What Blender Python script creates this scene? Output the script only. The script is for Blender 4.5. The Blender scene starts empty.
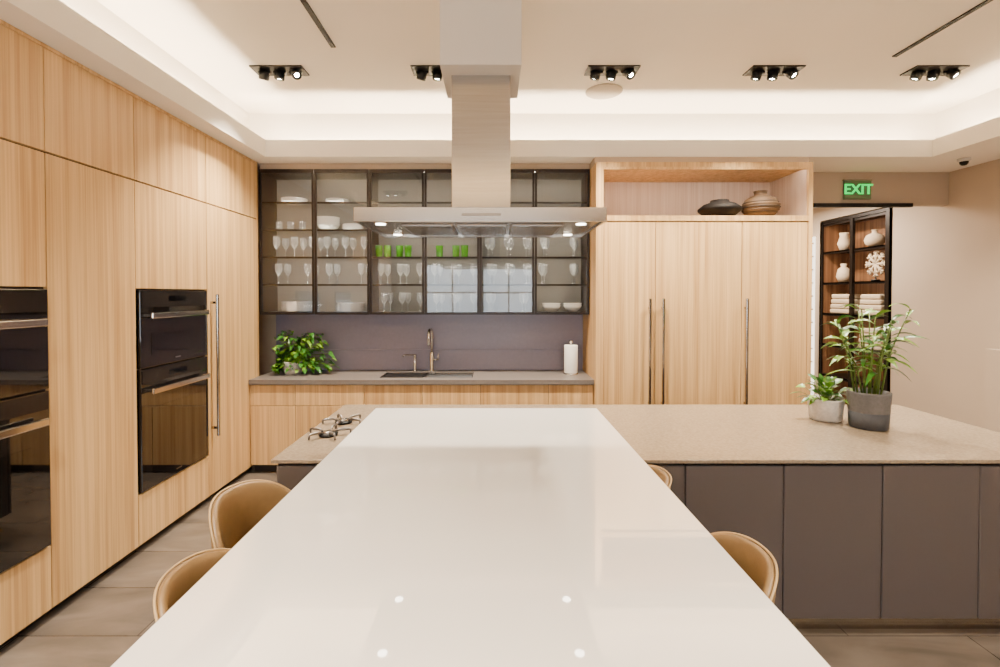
import bpy, bmesh, math, random
from mathutils import Vector, Matrix
random.seed(7)
S=bpy.context.scene
def lin(c):
    c=c/255.0
    return c/12.92 if c<=0.04045 else ((c+0.055)/1.055)**2.4
def rgb(r,g,b): return (lin(r),lin(g),lin(b),1)
# ---------------- materials
def mat(name,col,rough=0.5,metal=0.0,coat=0.0,spec=0.5,emit=None,es=0,noise=0.0,nscale=20,bump=0.0,bscale=200,aniso=0,stretch=None,coatior=1.5):
    m=bpy.data.materials.new(name); m.use_nodes=True
    nt=m.node_tree; p=nt.nodes['Principled BSDF']
    p.inputs['Base Color'].default_value=col
    p.inputs['Roughness'].default_value=rough
    p.inputs['Metallic'].default_value=metal
    p.inputs['Coat Weight'].default_value=coat
    p.inputs['Coat Roughness'].default_value=0.02
    p.inputs['Coat IOR'].default_value=coatior
    p.inputs['Specular IOR Level'].default_value=spec
    p.inputs['Anisotropic'].default_value=aniso
    if emit:
        p.inputs['Emission Color'].default_value=emit; p.inputs['Emission Strength'].default_value=es
    tc=nt.nodes.new('ShaderNodeTexCoord'); src=tc.outputs['Object']
    if stretch:
        mp=nt.nodes.new('ShaderNodeMapping'); mp.inputs['Scale'].default_value=stretch
        nt.links.new(src,mp.inputs[0]); src=mp.outputs[0]
    if noise>0:
        n=nt.nodes.new('ShaderNodeTexNoise'); n.inputs['Scale'].default_value=nscale; n.inputs['Detail'].default_value=6
        nt.links.new(src,n.inputs['Vector'])
        r=nt.nodes.new('ShaderNodeValToRGB')
        r.color_ramp.elements[0].position=0.3; r.color_ramp.elements[1].position=0.7
        a=[max(0,c*(1-noise)) for c in col[:3]]+[1]; b=[min(1,c*(1+noise)) for c in col[:3]]+[1]
        r.color_ramp.elements[0].color=a; r.color_ramp.elements[1].color=b
        nt.links.new(n.outputs['Fac'],r.inputs['Fac']); nt.links.new(r.outputs['Color'],p.inputs['Base Color'])
    if bump>0:
        n2=nt.nodes.new('ShaderNodeTexNoise'); n2.inputs['Scale'].default_value=bscale
        nt.links.new(src,n2.inputs['Vector'])
        bp=nt.nodes.new('ShaderNodeBump'); bp.inputs['Strength'].default_value=bump; bp.inputs['Distance'].default_value=0.002
        nt.links.new(n2.outputs['Fac'],bp.inputs['Height']); nt.links.new(bp.outputs['Normal'],p.inputs['Normal'])
    return m
def wood(name,c1,c2,rough=0.42,sx=22,sz=0.35):
    m=bpy.data.materials.new(name); m.use_nodes=True
    nt=m.node_tree; N=nt.nodes; L=nt.links; p=N['Principled BSDF']
    tc=N.new('ShaderNodeTexCoord'); g=N.new('ShaderNodeNewGeometry')
    mul=N.new('ShaderNodeMath'); mul.operation='MULTIPLY'; mul.inputs[1].default_value=37
    L.new(g.outputs['Random Per Island'],mul.inputs[0])
    comb=N.new('ShaderNodeCombineXYZ')
    for i in range(3): L.new(mul.outputs[0],comb.inputs[i])
    add=N.new('ShaderNodeVectorMath'); add.operation='ADD'
    L.new(tc.outputs['Object'],add.inputs[0]); L.new(comb.outputs[0],add.inputs[1])
    def grain(sx,sz,det):
        mp=N.new('ShaderNodeMapping'); mp.inputs['Scale'].default_value=(sx,sx,sz)
        L.new(add.outputs[0],mp.inputs['Vector'])
        n=N.new('ShaderNodeTexNoise'); n.inputs['Scale'].default_value=1; n.inputs['Detail'].default_value=det; n.inputs['Roughness'].default_value=0.6
        L.new(mp.outputs[0],n.inputs['Vector']); return n
    a=grain(sx,sz,5); b=grain(sx*5,sz*3,3)
    mx=N.new('ShaderNodeMix'); mx.data_type='FLOAT'; mx.inputs[0].default_value=0.35
    L.new(a.outputs['Fac'],mx.inputs[2]); L.new(b.outputs['Fac'],mx.inputs[3])
    r=N.new('ShaderNodeValToRGB'); r.color_ramp.elements[0].position=0.36; r.color_ramp.elements[1].position=0.62
    r.color_ramp.elements[0].color=c1; r.color_ramp.elements[1].color=c2
    L.new(mx.outputs[0],r.inputs['Fac'])
    hs=N.new('ShaderNodeHueSaturation')
    v=N.new('ShaderNodeMapRange'); v.inputs[3].default_value=0.95; v.inputs[4].default_value=1.04
    L.new(g.outputs['Random Per Island'],v.inputs[0]); L.new(v.outputs[0],hs.inputs['Value'])
    L.new(r.outputs[0],hs.inputs['Color']); L.new(hs.outputs[0],p.inputs['Base Color'])
    p.inputs['Roughness'].default_value=rough
    return m
def glassmat(name,tint=(1,1,1,1),f=1.0,milk=0.0):
    m=bpy.data.materials.new(name); m.use_nodes=True
    nt=m.node_tree; N=nt.nodes; L=nt.links; N.remove(N['Principled BSDF']); o=N['Material Output']
    t=N.new('ShaderNodeBsdfTransparent'); t.inputs[0].default_value=tint
    g=N.new('ShaderNodeBsdfGlossy'); g.inputs['Roughness'].default_value=0.02; g.inputs[0].default_value=(1,1,1,1)
    lw=N.new('ShaderNodeFresnel'); lw.inputs[0].default_value=1.5
    mu=N.new('ShaderNodeMath'); mu.operation='MULTIPLY'; mu.inputs[1].default_value=f; mu.use_clamp=True
    L.new(lw.outputs[0],mu.inputs[0])
    mx=N.new('ShaderNodeMixShader'); L.new(mu.outputs[0],mx.inputs[0]); L.new(t.outputs[0],mx.inputs[1]); L.new(g.outputs[0],mx.inputs[2])
    if milk>0:
        d=N.new('ShaderNodeBsdfDiffuse'); d.inputs[0].default_value=(tint[0],tint[1],tint[2],1)
        m2=N.new('ShaderNodeMixShader'); m2.inputs[0].default_value=milk
        L.new(mx.outputs[0],m2.inputs[1]); L.new(d.outputs[0],m2.inputs[2]); L.new(m2.outputs[0],o.inputs[0])
    else: L.new(mx.outputs[0],o.inputs[0])
    return m
def emis(name,col,s):
    m=bpy.data.materials.new(name); m.use_nodes=True
    nt=m.node_tree; nt.nodes.remove(nt.nodes['Principled BSDF'])
    e=nt.nodes.new('ShaderNodeEmission'); e.inputs[0].default_value=col; e.inputs[1].default_value=s
    nt.links.new(e.outputs[0],nt.nodes['Material Output'].inputs[0]); return m

M_wood=wood('larch_wood',rgb(176,134,82),rgb(222,184,128))
M_woodh=wood('niche_wood',rgb(196,170,150),rgb(222,204,188))
M_wooddk=wood('walnut_wood',rgb(96,64,42),rgb(150,106,72))
M_ceil=mat('ceiling_paint',rgb(244,236,222),0.9,noise=0.01,nscale=3)
M_wall=mat('wall_paint',rgb(180,162,142),0.85,noise=0.02,nscale=3)
M_splash=mat('backsplash_stone',rgb(134,127,142),0.35,noise=0.04,nscale=30)
M_counter=mat('grey_stone',rgb(136,120,100),0.22,noise=0.2,nscale=70)
M_ctop=mat('counter_grey_back',rgb(108,100,94),.3,noise=.08,nscale=60)
M_isl=mat('grey_lacquer',rgb(76,69,68),0.38,noise=0.02,nscale=200)
M_kick=mat('kick_plate_metal',rgb(54,47,44),0.4,metal=0.5)
M_table=mat('white_glass',rgb(253,248,241),0.03,coat=1.0,spec=1.0,noise=0.005,nscale=1.5,coatior=1.8)
M_steel=mat('brushed_steel',rgb(176,168,158),0.2,metal=1.0,aniso=.5,noise=.07,nscale=1,stretch=(4,4,160))
M_steel2=mat('polished_steel',rgb(222,217,210),0.16,metal=1.0)
M_white=mat('white_lacquer',rgb(200,194,186),0.4)
M_black=mat('black_metal',rgb(12,11,11),0.5,spec=.3)
M_bronze=mat('bronze_frame',rgb(32,24,19),0.35,metal=0.6)
M_oven=mat('oven_glass',rgb(22,18,17),0.05,coat=1.0)
M_ovengrey=mat('oven_graphite',rgb(44,39,38),0.25,metal=0.5)
M_ovenwin=mat('oven_window',rgb(10,8,8),.03,coat=1); M_ovendisp=mat('oven_display',rgb(8,8,10),.05)
M_glass=glassmat('clear_glass',(0.97,0.97,0.96,1),0.8)
M_shelfg=glassmat('shelf_glass',(0.97,0.98,0.96,1),0.5)
M_ware=glassmat('crystal_glass',(0.98,0.99,0.99,1),2.4,0.14)
M_green=glassmat('green_glass',(0.07,0.30,0.01,1),1.0,0.6)
M_cabback=mat('cabinet_back_panel',rgb(130,124,116),0.6,noise=0.03,nscale=4)
M_china=mat('white_china',rgb(240,234,226),0.2,coat=0.5)
M_leather=mat('tan_leather',rgb(128,100,62),0.42,noise=0.06,nscale=30,bump=0.3,bscale=300)
M_seam=mat('leather_piping',rgb(180,150,105),0.5)
M_leaf=mat('leaf_green',rgb(44,96,22),0.35,noise=0.4,nscale=18)
M_leafl=mat('leaf_lime',rgb(108,150,34),0.35,noise=0.35,nscale=18)
M_stem=mat('plant_stem',rgb(86,108,40),0.5)
M_soil=mat('potting_soil',rgb(52,38,28),0.95,noise=0.4,nscale=80)
M_potw=mat('white_ceramic',rgb(200,193,184),0.5,noise=0.12,nscale=60)
M_potg=mat('concrete_grey',rgb(54,54,57),0.8,noise=0.12,nscale=60)
M_potl=mat('concrete_light',rgb(86,84,84),0.8,noise=0.15,nscale=60)
M_basket=mat('woven_rattan',rgb(84,62,38),0.7,noise=0.4,nscale=1,bump=1,bscale=1,stretch=(6,6,120))
M_rib=mat('rattan_rib',rgb(50,36,24),0.7)
M_dkvase=mat('dark_woven_ceramic',rgb(20,16,14),0.7,noise=0.4,nscale=1,bump=1,bscale=1,stretch=(10,10,120),spec=.2)
M_cloth=mat('cream_linen',rgb(195,175,148),0.9,noise=0.05)
M_led=emis('led_strip_warm',(1,0.82,0.60,1),190)
M_led2=emis('cabinet_led',(1,0.90,0.76,1),50)
M_led4=emis('niche_led',(1,0.90,0.78,1),42)
M_led3=emis('shelf_led',(1,0.93,0.82,1),46)
M_led5=emis('display_led',(1,0.84,0.64,1),22)
M_lamp=emis('spot_lens',(1,0.93,0.8,1),70)
M_hoodl=emis('hood_lamp',(1,0.93,0.8,1),18)
M_day=emis('daylight_glass',(0.8,0.9,1,1),9)
M_greenem=emis('exit_green',(0.0,0.8,0.10,1),1.8)
M_exitpl=mat('exit_plate',rgb(95,110,80),0.3)
M_filter=mat('hood_filter',rgb(120,110,100),0.35,metal=1.0)
M_paper=mat('paper_towel',rgb(238,234,228),0.9,bump=0.5,bscale=150)
M_kick2=mat('cast_iron_grey',rgb(120,114,110),.3,metal=.8)
def floormat():
    m=bpy.data.materials.new('stone_plank_floor'); m.use_nodes=True
    nt=m.node_tree; N=nt.nodes; L=nt.links; p=N['Principled BSDF']
    tc=N.new('ShaderNodeTexCoord'); 
    br=N.new('ShaderNodeTexBrick'); br.inputs['Scale'].default_value=1
    br.inputs['Brick Width'].default_value=1.2; br.inputs['Row Height'].default_value=0.4; br.inputs['Mortar Size'].default_value=0.003
    br.inputs['Color1'].default_value=rgb(92,83,75); br.inputs['Color2'].default_value=rgb(108,98,88); br.inputs['Mortar'].default_value=rgb(62,54,48)
    L.new(tc.outputs['Object'],br.inputs['Vector'])
    mp=N.new('ShaderNodeMapping'); mp.inputs['Scale'].default_value=(1.5,4,1); L.new(tc.outputs['Object'],mp.inputs[0])
    n=N.new('ShaderNodeTexNoise'); n.inputs['Scale'].default_value=1.5; n.inputs['Detail'].default_value=10; n.inputs['Distortion'].default_value=.6; L.new(mp.outputs[0],n.inputs['Vector'])
    r=N.new('ShaderNodeMapRange'); r.inputs[1].default_value=0.3; r.inputs[2].default_value=0.7; r.inputs[3].default_value=0.72; r.inputs[4].default_value=1.25
    L.new(n.outputs['Fac'],r.inputs[0])
    h=N.new('ShaderNodeHueSaturation'); L.new(br.outputs['Color'],h.inputs['Color']); L.new(r.outputs[0],h.inputs['Value'])
    L.new(h.outputs[0],p.inputs['Base Color']); p.inputs['Roughness'].default_value=0.2
    return m
M_floor=floormat()

# ---------------- builder
class B:
    def __init__(s,name): s.name=name; s.bm=bmesh.new(); s.mats=[]
    def mi(s,m):
        if m not in s.mats: s.mats.append(m)
        return s.mats.index(m)
    def box(s,x0,x1,y0,y1,z0,z1,m,bev=0.0,seg=2):
        vs=[s.bm.verts.new(c) for c in [(x0,y0,z0),(x1,y0,z0),(x1,y1,z0),(x0,y1,z0),(x0,y0,z1),(x1,y0,z1),(x1,y1,z1),(x0,y1,z1)]]
        i=s.mi(m); fs=[]
        for f in [(0,3,2,1),(4,5,6,7),(0,1,5,4),(1,2,6,5),(2,3,7,6),(3,0,4,7)]:
            q=s.bm.faces.new([vs[k] for k in f]); q.material_index=i; fs.append(q)
        if bev>0:
            es=list({e for f in fs for e in f.edges})
            r=bmesh.ops.bevel(s.bm,geom=es,offset=bev,segments=seg,profile=0.5,affect='EDGES')
            for f in r['faces']: f.material_index=i
        return s
    def lathe(s,prof,c,m,n=28,cap0=True,cap1=True):
        i=s.mi(m); rings=[]
        for (r,z) in prof:
            rings.append([s.bm.verts.new(Vector(c)+Vector((r*math.cos(2*math.pi*k/n),r*math.sin(2*math.pi*k/n),z))) for k in range(n)])
        for a,b in zip(rings,rings[1:]):
            for k in range(n):
                f=s.bm.faces.new([a[k],a[(k+1)%n],b[(k+1)%n],b[k]]); f.material_index=i; f.smooth=True
        if cap0 and prof[0][0]>1e-4: f=s.bm.faces.new(rings[0][::-1]); f.material_index=i
        if cap1 and prof[-1][0]>1e-4: f=s.bm.faces.new(rings[-1]); f.material_index=i
        return s
    def cyl(s,c,r,h,m,n=20): return s.lathe([(r,0),(r,h)],c,m,n)
    def tube(s,pts,r,m,n=8):
        i=s.mi(m); pts=[Vector(p) for p in pts]; rings=[]
        rr=r if isinstance(r,(list,tuple)) else [r]*len(pts)
        prev=None
        for k,p in enumerate(pts):
            t=(pts[min(k+1,len(pts)-1)]-pts[max(k-1,0)]).normalized()
            if prev is None:
                u=t.cross(Vector((0,0,1)));
                if u.length<0.1: u=t.cross(Vector((1,0,0)))
            else: u=prev-t*prev.dot(t)
            u.normalize(); prev=u; v=t.cross(u)
            rings.append([s.bm.verts.new(p+rr[k]*(u*math.cos(2*math.pi*j/n)+v*math.sin(2*math.pi*j/n))) for j in range(n)])
        for a,b in zip(rings,rings[1:]):
            for k in range(n):
                f=s.bm.faces.new([a[k],a[(k+1)%n],b[(k+1)%n],b[k]]); f.material_index=i; f.smooth=True
        for rg in (rings[0][::-1],rings[-1]):
            f=s.bm.faces.new(rg); f.material_index=i
        return s
    def leaf(s,p,d,ln,w,droop,m,n=6):
        i=s.mi(m); p=Vector(p); d=Vector(d).normalized()
        side=d.cross(Vector((0,0,1)));
        if side.length<0.05: side=Vector((1,0,0))
        side.normalize(); side=(side+Vector((0,0,random.uniform(-.4,.4)))).normalized()
        up=side.cross(d).normalized()
        L=[];C=[];R=[]
        for k in range(n+1):
            t=k/n; ww=w*0.5*(math.sin(math.pi*min(1,t**0.75))+0.02)
            q=p+d*ln*t+Vector((0,0,-1))*droop*ln*t*t
            L.append(s.bm.verts.new(q-side*ww+up*ww*0.3)); C.append(s.bm.verts.new(q)); R.append(s.bm.verts.new(q+side*ww+up*ww*0.3))
        for k in range(n):
            for a,b in ((L,C),(C,R)):
                f=s.bm.faces.new([a[k],b[k],b[k+1],a[k+1]]); f.material_index=i; f.smooth=True
        return s
    def grid(s,fn,nu,nv,m):
        i=s.mi(m); g=[[s.bm.verts.new(fn(u/nu,v/nv)) for v in range(nv+1)] for u in range(nu+1)]
        for u in range(nu):
            for v in range(nv):
                f=s.bm.faces.new([g[u][v],g[u+1][v],g[u+1][v+1],g[u][v+1]]); f.material_index=i; f.smooth=True
        return s
    def done(s,origin=None,recalc=True,zmin=None):
        if zmin is not None:
            for v in s.bm.verts:
                if v.co.z<zmin: v.co.z=zmin
        if recalc: bmesh.ops.recalc_face_normals(s.bm,faces=s.bm.faces)
        me=bpy.data.meshes.new(s.name+'_mesh')
        if origin is not None: bmesh.ops.translate(s.bm,verts=s.bm.verts,vec=-Vector(origin))
        s.bm.to_mesh(me); s.bm.free()
        for m in s.mats: me.materials.append(m)
        o=bpy.data.objects.new(s.name,me); S.collection.objects.link(o)
        if origin is not None: o.location=origin
        return o

# ---------------- room shell
XL,XR,YB,YF=-2.97,4.9,5.18,-3.2
ZS,ZC=3.05,3.56
B('floor').box(XL-.1,5.5,YF-.1,9.1,-.1,0,M_floor).done()
B('wall_left').box(XL-.1,XL,YF,YB+.1,0,3.7,M_wall).done()
B('wall_back').box(XL,3.0,YB,YB+.1,0,3.04,M_wall).done()
b=B('wall_back_header'); b.box(3.0,XR,YB,YB+.1,2.69,3.04,M_wall); b.done()
b=B('wall_right'); b.box(XR,XR+.1,YF,5.9,0,3.04,M_wall); b.box(XR,XR+.1,5.9,7.2,2.82,3.04,M_wall); b.box(XR,XR+.1,7.2,9,0,3.04,M_wall); b.done()
B('wall_passage_end').box(2.9,5.5,9,9.1,0,3.04,M_wall).done()
B('wall_passage_left').box(2.9,3.0,YB+.1,9,0,3.04,M_wall).done()
B('wall_front').box(XL,XR,YF-.1,YF,0,3.7,M_wall).done()
b=B('window_1')
for k in range(2):
    x0=-1.75+k*1.5
    b.box(x0,x0+1.35,YF+.005,YF+.02,0.9,2.5,M_day)
    b.box(x0-.05,x0,YF,YF+.06,.85,2.55,M_bronze); b.box(x0+1.35,x0+1.4,YF,YF+.06,.85,2.55,M_bronze)
    b.box(x0+.65,x0+.69,YF,YF+.05,.9,2.5,M_bronze)
b.box(-1.8,1.15,YF,YF+.06,2.5,2.56,M_bronze); b.box(-1.8,1.15,YF,YF+.06,.84,.9,M_bronze); b.box(-1.8,1.15,YF,YF+.05,1.75,1.79,M_bronze)
b.done()
TX0,TX1,TY0,TY1=-2.17,4.19,-2.2,4.60
cv=0.30
b=B('ceiling')
b.box(TX0-cv-.6,TX1+cv+.6,TY0-cv-.6,TY1+cv+.6,ZC,ZC+.1,M_ceil)
b.box(XL-.1,TX0-cv,YF,YB,ZS+.02,ZC,M_ceil)
b.box(TX1+cv,XR+.1,YF,YB+.1,ZS+.02,ZC,M_ceil)
b.box(TX0-cv,TX1+cv,TY1+cv,YB+.1,ZS+.02,ZC,M_ceil)
b.box(TX0-cv,TX1+cv,YF,TY0-cv,ZS+.02,ZC,M_ceil)
e=.03
b.box(XL-.1,TX0-e,YF,YB+.1,ZS-.01,ZS+.02,M_ceil)
b.box(TX1+e,XR+.1,YF,YB+.1,ZS-.01,ZS+.02,M_ceil)
b.box(TX0-e,TX1+e,TY1+e,YB+.1,ZS-.01,ZS+.02,M_ceil)
b.box(TX0-e,TX1+e,YF,TY0-e,ZS-.01,ZS+.02,M_ceil)
lh=.15
b.box(TX0-e,TX0,TY0-e,TY1+e,ZS-.01,ZS+lh,M_ceil); b.box(TX1,TX1+e,TY0-e,TY1+e,ZS-.01,ZS+lh,M_ceil)
b.box(TX0,TX1,TY1,TY1+e,ZS-.01,ZS+lh,M_ceil); b.box(TX0,TX1,TY0-e,TY0,ZS-.01,ZS+lh,M_ceil)
b.box(2.9,5.5,YB+.1,9.1,3.04,3.14,M_ceil)
b.done()
b=B('cove_light_strip')
b.box(TX0-.12,TX0-.09,TY0,TY1,ZS+.03,ZS+.05,M_led); b.box(TX1+.09,TX1+.12,TY0,TY1,ZS+.03,ZS+.05,M_led)
b.box(TX0,TX1,TY1+.09,TY1+.12,ZS+.03,ZS+.05,M_led); b.box(TX0,TX1,TY0-.12,TY0-.09,ZS+.03,ZS+.05,M_led)
b.done()
B('linear_ceiling_slot').box(-1.197,-1.162,1.6,3.58,ZC-.010,ZC-.001,M_black).done()
B('linear_ceiling_slot').box(3.065,3.10,1.6,3.72,ZC-.010,ZC-.001,M_black).done()
b=B('ceiling_speaker'); b.lathe([(.155,0),(.165,.006),(.165,.012)],(1.0,4.36,ZC-.013),mat('speaker_grille',rgb(180,168,150),.8,bump=1,bscale=250),40); b.done()
def spots(x,y):
    b=B('recessed_spotlight')
    b.box(x-.21,x+.21,y-.085,y+.085,ZC-.012,ZC-.001,M_black)
    for k,(dx,tl) in enumerate([(-.125,.3),(0,.15),(.125,-.55)]):
        b.box(x+dx-.05,x+dx+.05,y-.006,y+.006,ZC-.03,ZC-.012,M_black)
        R=Matrix.Rotation(tl,4,'X')@Matrix.Rotation(tl*.8,4,'Y')
        n0=len(b.bm.verts); b.bm.verts.ensure_lookup_table()
        b.lathe([(.020,.004),(.022,-.004),(.036,-.008),(.040,.004),(.040,.06)],(0,0,-.06),M_black,20)
        b.lathe([(.018,0),(.018,.003)],(0,0,-.0605),M_lamp,20)
        b.bm.verts.ensure_lookup_table()
        for v in b.bm.verts[n0:]: v.co=R@v.co+Vector((x+dx,y,ZC-.01))
    b.done()
    ld=bpy.data.lights.new('spot_beam','SPOT'); ld.energy=580; ld.spot_size=math.radians(105); ld.spot_blend=.8; ld.shadow_soft_size=.05; ld.color=(1,.865,.69)
    lo=bpy.data.objects.new('spot_beam',ld); lo.location=(x,y,ZC-.10); S.collection.objects.link(lo)
for x in (-1.74,-.45,.97,2.29,3.6): spots(x,3.95)
for x in (-1.74,2.29): spots(x,1.0)
for x in (-1.74,.3,2.29): spots(x,-.9)

# ---------------- left tall cabinets
XF=-2.34
def doorL(b,y0,y1,z0,z1,m=M_wood): b.box(XF-.022,XF,y0+.0025,y1-.0025,z0+.0025,z1-.0025,m,.0015,1)
b=B('tall_oven_cabinet')
b.box(XL+.003,XF-.026,-1.5,4.76,.06,3.0,mat('carcass_dark',rgb(50,36,26),.7))
b.box(XL+.01,XF-.07,-1.5,4.76,0.001,.06,M_kick)
ys=[-1.4,-.62,.16,.94,1.73,2.52,3.145,3.93,4.76]
for y0,y1 in zip(ys,ys[1:]): doorL(b,y0,y1,2.475,3.018)
for y0,y1 in ((-1.4,-.62),(-.62,.16),(.16,.94),(.94,1.73),(2.52,3.145),(3.93,4.76)): doorL(b,y0,y1,.06,2.47)
for y0,y1 in ((1.73,2.52),(3.145,3.93)):
    doorL(b,y0,y1,1.765,2.47); doorL(b,y0,y1,.06,.40)
b.box(XF-.022,XF,-1.4,4.79,3.018,3.037,M_wood)
b.box(XL+.01,XF,4.762,4.79,.915,3.018,M_wood)
b.done()
def ovens(y0,y1):
    b=B('built_in_oven')
    for z0,z1,hz in ((1.235,1.755,1.585),(.41,1.225,1.075)):
        b.box(XF-.02,XF+.012,y0,y1,z0,z1,M_oven,.003)
        b.box(XF+.0125,XF+.016,y0+.01,y1-.01,hz+.055,z1-.008,M_ovengrey)
        b.box(XF+.0125,XF+.0135,y0+.10,y1-.10,z0+.08,hz-.12,M_ovenwin)
        b.box(XF+.0155,XF+.017,(y0+y1)/2-.10,(y0+y1)/2+.10,z1-.075,z1-.035,M_ovendisp)
        b.box(XF+.045,XF+.062,y0+.05,y1-.05,hz-.020,hz+.020,M_steel2,.006)
        for yy in (y0+.08,y1-.08): b.box(XF+.010,XF+.047,yy-.012,yy+.012,hz-.01,hz+.01,M_steel2,.003)
        b.box(XF+.0125,XF+.0145,(y0+y1)/2-.03,(y0+y1)/2+.03,z0+.03,z0+.04,M_steel2)
    b.done()
ovens(1.755,2.51); ovens(3.165,3.91)
b=B('refrigerator_handle')
b.box(XF+.045,XF+.065,3.965,3.99,.55,1.73,M_steel,.006)
for z in (.62,1.66): b.box(XF,XF+.05,3.97,3.985,z-.01,z+.01,M_steel)
b.done()

# ---------------- back base cabinets + counter
b=B('sink_base_cabinets')
b.box(-2.33,.965,4.62,YB-.005,.08,.86,M_kick); b.box(-2.33,.965,4.66,YB-.005,0.001,.08,M_kick)
xs=[-2.335,-1.90,-1.235,-.68,-.12,.535,.965]
for x0,x1 in zip(xs,xs[1:]):
    b.box(x0+.0025,x1-.0025,4.595,4.617,.66,.855,M_wood,.0015,1); b.box(x0+.0025,x1-.0025,4.595,4.617,.085,.655,M_wood,.0015,1)
b.done()
b=B('back_countertop')
cz0,cz1=.865,.91
b.box(-2.338,-1.12,4.575,YB-.003,cz0,cz1,M_ctop); b.box(-.20,.968,4.575,YB-.003,cz0,cz1,M_ctop)
b.box(-1.12,-.20,4.575,4.70,cz0,cz1,M_ctop); b.box(-1.12,-.20,5.04,YB-.003,cz0,cz1,M_ctop)
b.done()
b=B('kitchen_sink')
b.box(-1.119,-1.11,4.701,5.039,.868,.907,M_steel);b.box(-.21,-.201,4.701,5.039,.868,.907,M_steel)
b.box(-1.11,-.21,4.701,4.71,.868,.907,M_steel);b.box(-1.11,-.21,5.03,5.039,.868,.907,M_steel)
b.box(-1.11,-.21,4.71,5.03,.862,.872,mat('sink_basin_dark',rgb(60,55,52),.3,metal=.9))
b.lathe([(.04,0),(.045,.004)],(-.65,4.88,.872),M_steel,24)
b.box(-1.09,-.70,4.72,5.02,.895,.905,M_black)
b.done()
b=B('backsplash'); b.box(-2.335,.965,YB-.02,YB-.002,.912,1.52,M_splash)
b.box(-2.335,.965,YB-.03,YB-.018,1.13,1.134,M_splash); b.done()
b=B('kitchen_faucet')
fx,fy=-.65,5.09
b.lathe([(.028,0),(.028,.01),(.021,.014),(.021,.20),(.018,.205)],(fx,fy,.911),M_steel2,20)
b.tube([(fx,fy,1.11),(fx,fy,1.33),(fx-.003,fy-.03,1.36),(fx-.01,fy-.12,1.36),(fx-.01,fy-.16,1.34),(fx-.01,fy-.165,1.20)],[.013]*5+[.017],M_steel2,12)
b.tube([(fx,fy,1.03),(fx+.07,fy,1.035)],.008,M_steel2); b.tube([(fx+.065,fy,1.035),(fx+.07,fy-.01,1.10)],.007,M_steel2)
b.done()
b=B('soap_dispenser')
b.lathe([(.022,0),(.022,.008),(.014,.012),(.014,.16),(.016,.165),(.016,.18)],(-.83,5.09,.911),M_steel2,16)
b.tube([(-.83,5.09,1.085),(-.93,5.04,1.09),(-.95,5.03,1.075)],.007,M_steel2); b.done()
b=B('paper_towel_holder')
c=(.80,4.92,.911)
b.lathe([(.075,0),(.075,.01),(.01,.012)],c,M_steel2); b.lathe([(.016,.013),(.065,.013),(.068,.02),(.068,.29),(.065,.297),(.016,.297)],c,M_paper,32)
b.lathe([(.008,.29),(.008,.32),(.016,.325),(.018,.335),(.012,.345),(0.0,.348)],c,M_steel2,16,cap0=False); b.done()

# ---------------- upper glass cabinet
UY=4.80
b=B('glass_front_cabinet')
ux0,ux1,uz0,uz1=-2.335,.965,1.525,2.975
b.box(ux0,ux1,YB-.02,YB-.003,uz0,uz1,M_cabback)
b.box(ux0,ux0+.02,UY+.02,YB-.02,uz0,uz1,M_bronze); b.box(ux1-.02,ux1,UY+.02,YB-.02,uz0,uz1,M_bronze)
b.box(ux0,ux1,UY+.02,YB-.02,uz1-.02,uz1,M_bronze); b.box(ux0,ux1,UY+.02,YB-.02,uz0,uz0+.02,M_bronze)
pw=(ux1-ux0)/6
for k in range(6):
    a=ux0+k*pw; c=a+pw; w=.024
    b.box(a+.002,a+w,UY,UY+.02,uz0,uz1,M_bronze); b.box(c-w,c-.002,UY,UY+.02,uz0,uz1,M_bronze)
    b.box(a+w,c-w,UY,UY+.02,uz0,uz0+w,M_bronze); b.box(a+w,c-w,UY,UY+.02,uz1-w-.014,uz1,M_bronze)
    b.box(a+w,c-w,UY+.008,UY+.012,uz0+w,uz1-w-.014,M_glass)
    if k in (2,4): b.box(a-.008,a+.008,UY+.02,YB-.02,uz0,uz1,M_bronze)
SH=[1.83,2.105,2.38,2.655]
for z in SH:
    b.box(ux0+.02,ux1-.02,UY+.04,YB-.02,z-.008,z,M_shelfg); b.box(ux0+.02,ux1-.02,UY+.033,UY+.045,z-.018,z+.002,M_bronze)
    b.box(ux0+.03,ux1-.03,UY+.047,UY+.054,z-.013,z-.009,M_led3)
b.box(ux0+.05,ux1-.05,UY+.022,UY+.036,uz1-.024,uz1-.021,M_led2)
b.done()
def wineglass(b,x,y,z,s=1.0,m=M_ware):
    b.lathe([(.034*s,0),(.034*s,.003),(.005,.008),(.004,.085*s),(.012*s,.095*s),(.034*s,.13*s),(.037*s,.16*s),(.031*s,.21*s)],(x,y,z),m,14,cap1=False)
def tumbler(b,x,y,z,m,r=.036,h=.11): b.lathe([(r*.85,0),(r,h),(r-.004,h),(r*.85-.004,.01)],(x,y,z),m,16)
def plates(x,y,z,n,r,name='plate_stack'):
    b=B(name)
    for k in range(n): b.lathe([(r*.55,0),(r*.6,.004),(r,.016),(r,.019),(r*.58,.008)],(x,y,z+k*.011),M_china,28)
    b.done()
def bowls(x,y,z,n,r,name='bowl_stack'):
    b=B(name)
    for k in range(n): b.lathe([(r*.4,0),(r*.45,.006),(r*.8,.03),(r,.07),(r*.97,.07),(r*.75,.034),(r*.3,.012)],(x,y,z+k*.022),M_china,28)
    b.done()
zb=uz0+.021
b=B('wine_glasses')
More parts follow.
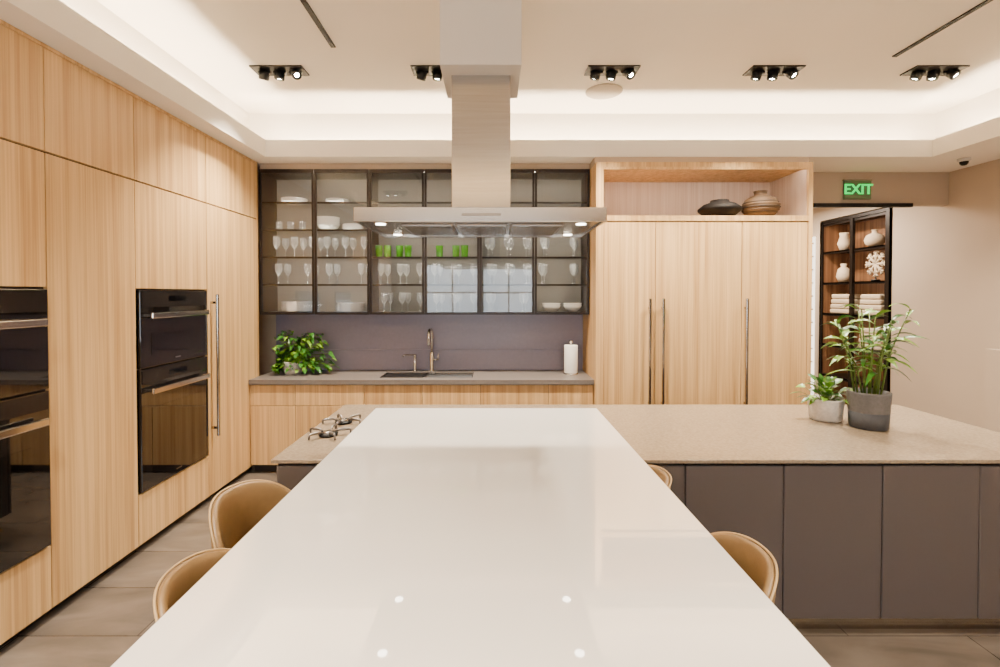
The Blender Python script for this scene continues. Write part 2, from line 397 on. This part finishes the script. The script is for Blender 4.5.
for (x0,x1,z,s) in ((-2.22,-1.85,2.107,1.0),(-1.70,-1.32,2.107,1.0),(-2.2,-1.9,1.832,1.0),(-1.68,-1.35,1.832,1.0),(-1.15,-.75,1.832,1.0),(-.60,-.2,1.832,1.0),(-.05,.34,2.107,1.0),(.52,.82,2.107,1.0),(-.03,.34,1.832,1.0),(-1.12,-.75,1.546,.95),(-.58,-.2,1.546,.95),(-.04,.3,1.546,.95),(.5,.82,1.832,1.0)):
    n=max(2,int((x1-x0)/.17)+1)
    for k in range(n):
        x=x0+(x1-x0)*k/(n-1)
        wineglass(b,x,4.93,z,s); wineglass(b,x+.04,5.06,z,s)
b.done()
b=B('green_tumblers')
for x in (-1.17,-1.08,-.96,-.87,-.55,-.38,-.29): tumbler(b,x,4.92+random.uniform(0,.04),2.107,M_green,.038,.12)
b.done()
b=B('glass_tumblers')
for x in (-2.2,-2.08,-1.96,-.05,.1,.25,.55,.7): tumbler(b,x,4.95,2.382,M_ware,.036,.09)
b.done()
plates(-2.02,4.96,zb,9,.16); plates(-1.47,4.96,zb,8,.14)
bowls(-1.70,4.97,2.382,4,.12); plates(-1.44,4.97,2.382,5,.11)
plates(-2.05,4.97,2.657,4,.13)
bowls(.60,4.95,zb,2,.10); bowls(.82,4.95,zb,2,.095)
plates(-1.60,4.96,2.657,3,.12)

# ---------------- right tall cabinet
TY=4.55
b=B('tall_pantry_cabinet')
x0,x1=.97,3.01
b.box(x0,x0+.07,TY-.02,YB-.004,.0015,2.97,M_wood,.001,1); b.box(x1-.04,x1,TY-.02,YB-.004,.0015,2.97,M_wood,.001,1)
b.box(x0+.07,x1-.04,TY-.02,YB-.004,2.925,2.97,M_wood); b.box(x0+.07,x1-.04,TY-.02,YB-.004,2.42,2.47,M_wood)
b.box(x0+.07,x1-.04,TY-.02,TY,2.902,2.925,M_wood)
b.box(x0+.0705,x1-.0405,YB-.03,YB-.004,2.471,2.924,M_woodh)
b.box(x0+.0705,x0+.075,TY+.01,YB-.03,2.471,2.924,M_woodh); b.box(x1-.045,x1-.0405,TY+.01,YB-.03,2.471,2.924,M_woodh)
b.box(1.06,2.95,TY+.004,TY+.016,2.918,2.924,M_led4)
b.box(x0+.07,x1-.04,TY+.02,YB-.004,.10,2.42,M_kick); b.box(x0+.07,x1-.04,TY+.04,YB-.1,.0015,.10,M_kick)
for a,c in ((1.04,1.535),(1.535,2.35),(2.35,2.97)): b.box(a+.003,c-.003,TY-.012,TY+.012,.105,2.415,M_wood,.0015,1)
b.box(x0,x1,TY+.05,YB-.01,2.972,3.038,M_wall)
for hx in (1.475,1.60,2.385):
    b.box(hx-.012,hx+.012,TY-.062,TY-.042,.60,1.69,M_steel,.005)
    for z in (.7,1.6): b.box(hx-.008,hx+.008,TY-.045,TY-.01,z-.01,z+.01,M_steel)
b.done()
b=B('trim_1'); b.box(-2.335,.968,UY+.03,YB-.01,2.978,3.038,M_wall); b.done()
b=B('dark_woven_vase'); b.lathe([(.09,0),(.15,.03),(.20,.075),(.20,.095),(.15,.135),(.09,.155),(.085,.175),(.07,.175),(.07,.13)],(2.22,4.72,2.471),M_dkvase,36); b.done()
b=B('woven_basket_vase'); b.lathe([(.08,0),(.13,.03),(.165,.085),(.168,.12),(.14,.18),(.08,.215),(.055,.225),(.06,.26),(.065,.265),(.05,.262),(.045,.22)],(2.62,4.72,2.471),M_basket,36); 
for k in range(8): 
    z=2.49+k*.024; r=[.115,.143,.16,.17,.168,.155,.134,.105][k]
    b.tube([(2.62+r*math.cos(a*math.pi/15),4.72+r*math.sin(a*math.pi/15),z+ (.01 if k else 0)) for a in range(31)],.005,M_rib if k%2 else M_basket,6)
b.done()

# ---------------- island
b=B('kitchen_island')
IX0,IX1,IY0,IY1=-1.10,3.0,2.36,3.55
b.box(IX0,IX1,IY0,IY1,.892,.91,M_counter,.002)
b.box(IX0+.04,IX1-.03,IY0+.045,IY1-.03,.10,.89,M_kick)
b.box(IX0+.08,IX1-.08,IY0+.09,IY1-.08,.0015,.10,M_steel)
px=[-1.08,-.50,-.01,.47,.957,1.448,1.94,2.425,2.97]
for a,c in zip(px,px[1:]):
    b.box(a+.0015,c-.0015,IY0+.012,IY0+.042,.105,.878,M_isl,.007,3)
    b.box(a+.002,c-.002,IY1-.032,IY1-.01,.105,.878,M_isl,.006,2)
py=[2.405,2.95,3.51]
for a,c in zip(py,py[1:]): b.box(IX0+.012,IX0+.038,a,c-.004,.105,.878,M_isl,.006,2); b.box(IX1-.028,IX1-.008,a,c-.004,.105,.878,M_isl,.006,2)
b.done()
b=B('dining_table')
b.box(-.81,.715,.55,3.30,.9115,.943,M_table,.003)
b.box(-.70,.60,.62,.68,.0015,.911,M_isl)
b.done()
def grate(x,y,r,rot):
    b=B('gas_burner_grate')
    b.lathe([(.05,0),(.055,.01),(.035,.016)],(x,y,.911),M_black,24)
    b.lathe([(.028,.016),(.03,.024),(.0,.026)],(x,y,.911),M_steel,20,cap0=False)
    for k in range(5):
        a=rot+k*2*math.pi/5; d=Vector((math.cos(a),math.sin(a),0)); c=Vector((x,y,.915))
        b.tube([c+d*.035+Vector((0,0,.012)),c+d*.06+Vector((0,0,.026)),c+d*r*.9+Vector((0,0,.026)),c+d*r+Vector((0,0,.022)),c+d*r],[.007,.008,.008,.007,.006],M_kick2,8)
    b.done()
grate(-.955,2.77,.125,.3); grate(-.95,3.04,.125,.9)

# ---------------- range hood
b=B('range_hood')
hx0,hx1,hy0,hy1,hz0,hz1=-.71,.58,2.45,3.15,2.10,2.172
b.box(hx0,hx1,hy0,hy0+.012,hz0,hz1,M_steel2,.002,1); b.box(hx0,hx1,hy1-.012,hy1,hz0,hz1,M_steel)
b.box(hx0,hx0+.012,hy0+.012,hy1-.012,hz0,hz1,M_steel); b.box(hx1-.012,hx1,hy0+.012,hy1-.012,hz0,hz1,M_steel)
b.box(hx0+.012,hx1-.012,hy0+.012,hy1-.012,hz1-.012,hz1,M_steel)
b.box(hx0+.012,hx1-.012,hy0+.012,hy1-.012,hz0+.010,hz0+.02,M_steel)
for k in range(3):
    a=-.50+k*.30
    b.box(a,a+.28,hy0+.14,hy1-.1,hz0+.002,hz0+.01,M_filter,.002,1)
    for j in range(9): b.box(a+.01,a+.27,hy0+.16+j*.05,hy0+.185+j*.05,hz0-.002,hz0+.003,M_steel)
for x in (-.60,.47):
    for y in (hy0+.12,hy1-.12): b.cyl((x,y,hz0+.004),.038,.006,M_steel2,20); b.cyl((x,y,hz0+.001),.026,.005,M_hoodl,20)
b.box(-.16,.04,hy0-.003,hy0,hz0+.026,hz0+.042,M_steel)
b.box(-.225,.095,2.62,2.86,hz1,2.98,M_steel,.002,1)
b.done()
b=B('hood_ceiling_box'); b.box(-.275,.148,2.50,2.93,2.915,ZC-.002,M_white,.002,1); b.done()

# ---------------- bar stools
def stool(ext,cy,face,rotz=0):
    cx=ext+face*.31
    b=B('bar_stool'); cr,sr=math.cos(rotz),math.sin(rotz)
    def P(x,y,z): return Vector((cx+face*x*cr-y*sr,cy+face*x*sr+y*cr,z))
    zs=.655
    def seat(u,v):
        a=u*2*math.pi; prof=[(0,.0),(.9,.0),(1.0,.02),(1.02,.045),(.95,.07),(.6,.082),(0,.085)]
        t=v*(len(prof)-1); i=min(int(t),len(prof)-2); f=t-i
        r=prof[i][0]*(1-f)+prof[i+1][0]*f; z=prof[i][1]*(1-f)+prof[i+1][1]*f
        ca,sa=math.cos(a),math.sin(a)
        return P(math.copysign(abs(ca)**.75,ca)*.215*r,math.copysign(abs(sa)**.75,sa)*.215*r,zs-.085+z)
    b.grid(seat,32,12,M_leather)
    A=math.radians(62); R0=.275
    def top(t): return .945-.13*abs(t)**3
    def shell(u,v):
        t=-1+2*u; a=t*A
        z0=zs-.05; z1=top(t)
        loop=[(0.0,0),(0.0,.3),(.0,.6),(.0,.9),(-.008,.985),(-.018,1.0),(-.028,.985),(-.034,.9),(-.038,.6),(-.04,.3),(-.04,0),(0,0)]
        k=v*(len(loop)-1); i=min(int(k),len(loop)-2); f=k-i
        dr=loop[i][0]*(1-f)+loop[i+1][0]*f; h=loop[i][1]*(1-f)+loop[i+1][1]*f
        z=z0+(z1-z0)*h; flare=.035*h*h*math.cos(a)
        r=R0+dr
        return P(-(r+flare)*math.cos(a),(r-.01)*math.sin(a),z)
    b.grid(shell,36,22,M_leather)
    for t in (-1,1):
        a=t*A; z1=top(t)
        pts=[P(-(r)*math.cos(a),(r-.01)*math.sin(a),z) for r,z in ((R0,zs-.05),(R0,z1-.005),(R0-.04,z1-.005),(R0-.04,zs-.05))]
        f=b.bm.faces.new([b.bm.verts.new(p) for p in pts]); f.material_index=b.mi(M_leather)
    pts=[]
    for k in range(37):
        t=-1+k/18; a=t*A; r=R0-.003+.034*math.cos(a); pts.append(P(-r*math.cos(a),(R0-.013)*math.sin(a),top(t)-.002))
    b.tube(pts,.004,M_seam,6)
    for sx in (-1,1):
        for sy in (-1,1):
            b.tube([P(sx*.15,sy*.15,zs-.08),P(sx*.20,sy*.20,.012)],[.013,.010],M_bronze,10)
            b.lathe([(.014,0),(.014,.012)],P(sx*.20,sy*.20,.0015),M_black,12)
    z=.24; q=.187
    for s1 in (-1,1):
        b.tube([P(-q,s1*q,z),P(q,s1*q,z)],.008,M_bronze); b.tube([P(s1*q,-q,z),P(s1*q,q,z)],.008,M_bronze)
    b.done(origin=(cx,cy,0))
stool(-1.09,1.86,1,-.25); stool(-.925,1.36,1)
stool(.775,2.10,-1); stool(.845,1.465,-1)

# ---------------- plants
b=B('potted_pothos')
c=Vector((-2.06,4.93,.911))
b.lathe([(.075,0),(.09,.03),(.098,.12),(.10,.13),(.09,.13),(.088,.11)],c,M_potw,32); b.lathe([(.088,.108),(.0,.112)],c,M_soil,24,cap0=False)
for k in range(380):
    a=random.uniform(0,2*math.pi); el=random.uniform(.0,1.3); rr=random.uniform(.08,.44)
    d=Vector((math.cos(a)*math.cos(el),math.sin(a)*math.cos(el)*.5,math.sin(el)))
    base=c+Vector((0.03,0,.12)); p=base+Vector((d.x*rr,d.y*rr*.6,d.z*rr*.85-.14*(rr/.36)*(1-d.z)))
    if p.z<.96: p.z=.96+random.uniform(0,.05)
    p.y=min(p.y,5.04); p.x=max(p.x,-2.24)
    if k%3==0: b.tube([base,(base+p)/2+Vector((0,0,.03)),p],.0025,M_stem,5)
    dd=Vector((d.x if p.x>-2.16 else .5,d.y-.3,random.uniform(-.2,.5)))
    b.leaf(p,dd,random.uniform(.06,.10),random.uniform(.03,.05),random.uniform(.2,.7),random.choice([M_leaf,M_leaf,M_leafl]))
b.done(zmin=.9112)
b=B('potted_lucky_bamboo')
c=Vector((2.31,2.94,.9115))
b.lathe([(.095,0),(.10,.005),(.105,.10)],c,M_potg,40); b.lathe([(.105,.10),(.112,.21),(.112,.222),(.10,.222),(.098,.19)],c,M_potl,40,cap0=False); b.lathe([(.098,.19),(0,.195)],c,M_soil,30,cap0=False)
for k in range(12):
    a=k*2.4; r=.02+.05*random.random(); h=random.uniform(.32,.64)
    lean=Vector((math.cos(a),math.sin(a),0))*random.uniform(.03,.14)
    p0=c+Vector((math.cos(a)*r,math.sin(a)*r,.19)); p1=p0+Vector((lean.x*.3,lean.y*.3,h*.5)); p2=p0+lean+Vector((0,0,h))
    b.tube([p0,p1,p2],[.006,.005,.0035],M_stem,7)
    for j in range(8):
        t=.42+.58*j/7; p=p0.lerp(p2,t) if t>.5 else p0.lerp(p1,t*2)
        a2=j*2.4+k; el=.15+.6*t*t
        d=Vector((math.cos(a2)*math.cos(el),math.sin(a2)*math.cos(el),math.sin(el)))
        b.leaf(p,d,random.uniform(.12,.18),random.uniform(.028,.042),random.uniform(.3,.75),random.choice([M_leaf,M_leafl,M_leafl]))
b.done()
b=B('potted_peperomia')
c=Vector((2.17,3.12,.9115))
b.lathe([(.08,0),(.092,.01),(.102,.13),(.102,.142),(.092,.142),(.09,.12)],c,M_potw,36); b.lathe([(.09,.12),(0,.125)],c,M_soil,30,cap0=False)
for k in range(64):
    a=random.uniform(0,6.283); el=random.uniform(.2,1.4); r=random.uniform(.05,.14)
    d=Vector((math.cos(a)*math.cos(el),math.sin(a)*math.cos(el),math.sin(el))); p=c+Vector((0,0,.12))+d*r
    b.tube([c+Vector((d.x*.03,d.y*.03,.12)),p],.002,M_stem,5)
    b.leaf(p,d+Vector((0,0,-.3)),random.uniform(.06,.09),random.uniform(.035,.05),random.uniform(.2,.6),random.choice([M_leaf,M_leaf,M_leafl]))
b.done()

# ---------------- passage
b=B('display_shelf')
y0,y1,xf,xb,zt=5.92,7.18,4.90,5.28,2.80
b.box(xb-.02,xb,y0,y1,.0015,zt,M_wooddk)
b.box(xf-.02,xb-.02,y0,y0+.035,.0015,zt,M_bronze); b.box(xf-.02,xb-.02,y1-.035,y1,.0015,zt,M_wooddk)
b.box(xf-.02,xf,y1-.06,y1,.0015,zt,M_bronze); b.box(xf-.025,xf,y0,y0+.06,.0015,zt,M_bronze)
b.box(xf-.02,xb-.02,y0+.035,y1-.035,zt-.04,zt,M_bronze); b.box(xf-.02,xb-.02,y0+.035,y1-.035,.0015,.06,M_bronze)
b.box(xf-.02,xf+.02,6.53,6.58,.06,zt-.04,M_bronze)
for z in (.55,1.0,1.45,1.90,2.35):
    b.box(xf,xb-.02,y0+.035,y1-.035,z-.02,z,M_bronze); b.box(xf+.012,xf+.022,y0+.06,y1-.06,z-.026,z-.021,M_led5); b.box(xf,xf+.008,y0+.035,y1-.035,z-.035,z,M_bronze)
b.box(xf+.03,xf+.045,y0+.06,y1-.06,zt-.046,zt-.041,M_led5); b.box(xf,xf+.012,y0+.035,y1-.035,zt-.075,zt-.04,M_bronze)
b.done()
def vase(name,y,z,prof,m): B(name).lathe(prof,(5.0,y,z+.001),m,28).done()
vase('round_white_vase',6.3,2.35,[(.05,0),(.10,.04),(.115,.09),(.09,.15),(.03,.18),(.03,.21),(.04,.22)],M_cloth)
vase('ceramic_jug',6.85,2.35,[(.05,0),(.08,.1),(.05,.2),(.06,.25)],M_cloth)
b=B('coral_sculpture')
b.lathe([(.05,0),(.05,.02),(.008,.022),(.008,.10)],(4.98,6.25,1.901),M_black,16)
for k in range(8):
    a=k*math.pi/4; c0=Vector((4.98,6.25,2.12)); d=Vector((0,math.cos(a),math.sin(a)))
    b.tube([c0,c0+d*.17],[.018,.013],M_cloth,6)
    for q in (.08,.125):
        for s1 in (-.8,.8):
            d2=Vector((0,math.cos(a+s1),math.sin(a+s1))); b.tube([c0+d*q,c0+d*q+d2*.05],.011,M_cloth,6)
b.done()
for (y,z) in ((6.3,1.45),(6.85,1.45),(6.3,1.0)):
    b=B('folded_blanket_stack')
    for k in range(4): b.box(4.94,5.2,y-.2+.01*k,y+.2-.012*k,z+.002+k*.07,z+.068+k*.07,M_cloth,.02,3)
    b.done()
vase('ceramic_jug',6.85,1.9,[(.06,0),(.09,.08),(.07,.18),(.03,.22),(.04,.26)],M_cloth)
b=B('sliding_door_rail'); b.box(3.02,4.48,YB-.045,YB-.005,2.66,2.70,M_black); b.done()
b=B('lit_lattice_panel'); b.box(4.87,4.895,7.3,7.9,.0015,2.6,emis('lattice_glow',(1,.85,.68,1),4.0))
for k in range(13): b.box(4.86,4.87,7.3,7.9,.1+k*.2-.01,.1+k*.2+.01,M_bronze)
b.done()
ex,ey,ez=3.90,YB-.03,2.845
root=bpy.data.objects.new('exit_sign',None); root.location=(ex,ey,ez); S.collection.objects.link(root)
b=B('plate'); b.box(-.145,.145,0,.024,-.10,.10,M_exitpl,.004,2); b.box(-.15,.15,-.004,.028,.10,.112,M_steel)
o=b.done(); o.parent=root
cu=bpy.data.curves.new('letters','FONT'); cu.body='EXIT'; cu.size=.15; cu.extrude=.003; cu.offset=.003; cu.align_x='CENTER'; cu.align_y='CENTER'
t=bpy.data.objects.new('letters',cu); S.collection.objects.link(t); cu.materials.append(M_greenem)
t.parent=root; t.location=(0,-.006,0); t.rotation_euler=(math.pi/2,0,0)
b=B('security_camera'); b.lathe([(.05,0),(.05,-.02),(.04,-.03)],(4.55,4.66,ZS-.011),M_white,24); b.lathe([(.035,-.03),(.032,-.05),(.018,-.065),(0,-.068)],(4.55,4.66,ZS-.011),M_black,24,cap0=False); b.done()
b=B('wall_right_low'); b.box(4.78,4.898,3.9,4.66,0.0015,1.2,M_wall); b.done()

def area(n,loc,rot,sx,sy,e,col):
    ld=bpy.data.lights.new(n,'AREA'); ld.shape='RECTANGLE'; ld.size=sx; ld.size_y=sy; ld.energy=e; ld.color=col
    o=bpy.data.objects.new(n,ld); o.location=loc; o.rotation_euler=rot; S.collection.objects.link(o); return o
area('passage_downlight',(4.0,6.6,2.98),(0,0,0),.4,1.5,150,(1,.86,.70))
w=bpy.data.worlds.new('world'); S.world=w; w.use_nodes=True
w.node_tree.nodes['Background'].inputs[0].default_value=(1,.9,.78,1); w.node_tree.nodes['Background'].inputs[1].default_value=.5

cam=bpy.data.cameras.new('camera'); co=bpy.data.objects.new('camera',cam); S.collection.objects.link(co)
co.location=(0,0,1.73); co.rotation_euler=(math.radians(89),0,0)
cam.sensor_width=36; cam.lens=17.28; cam.shift_x=.007; cam.shift_y=-.031; cam.clip_start=.02
S.camera=co
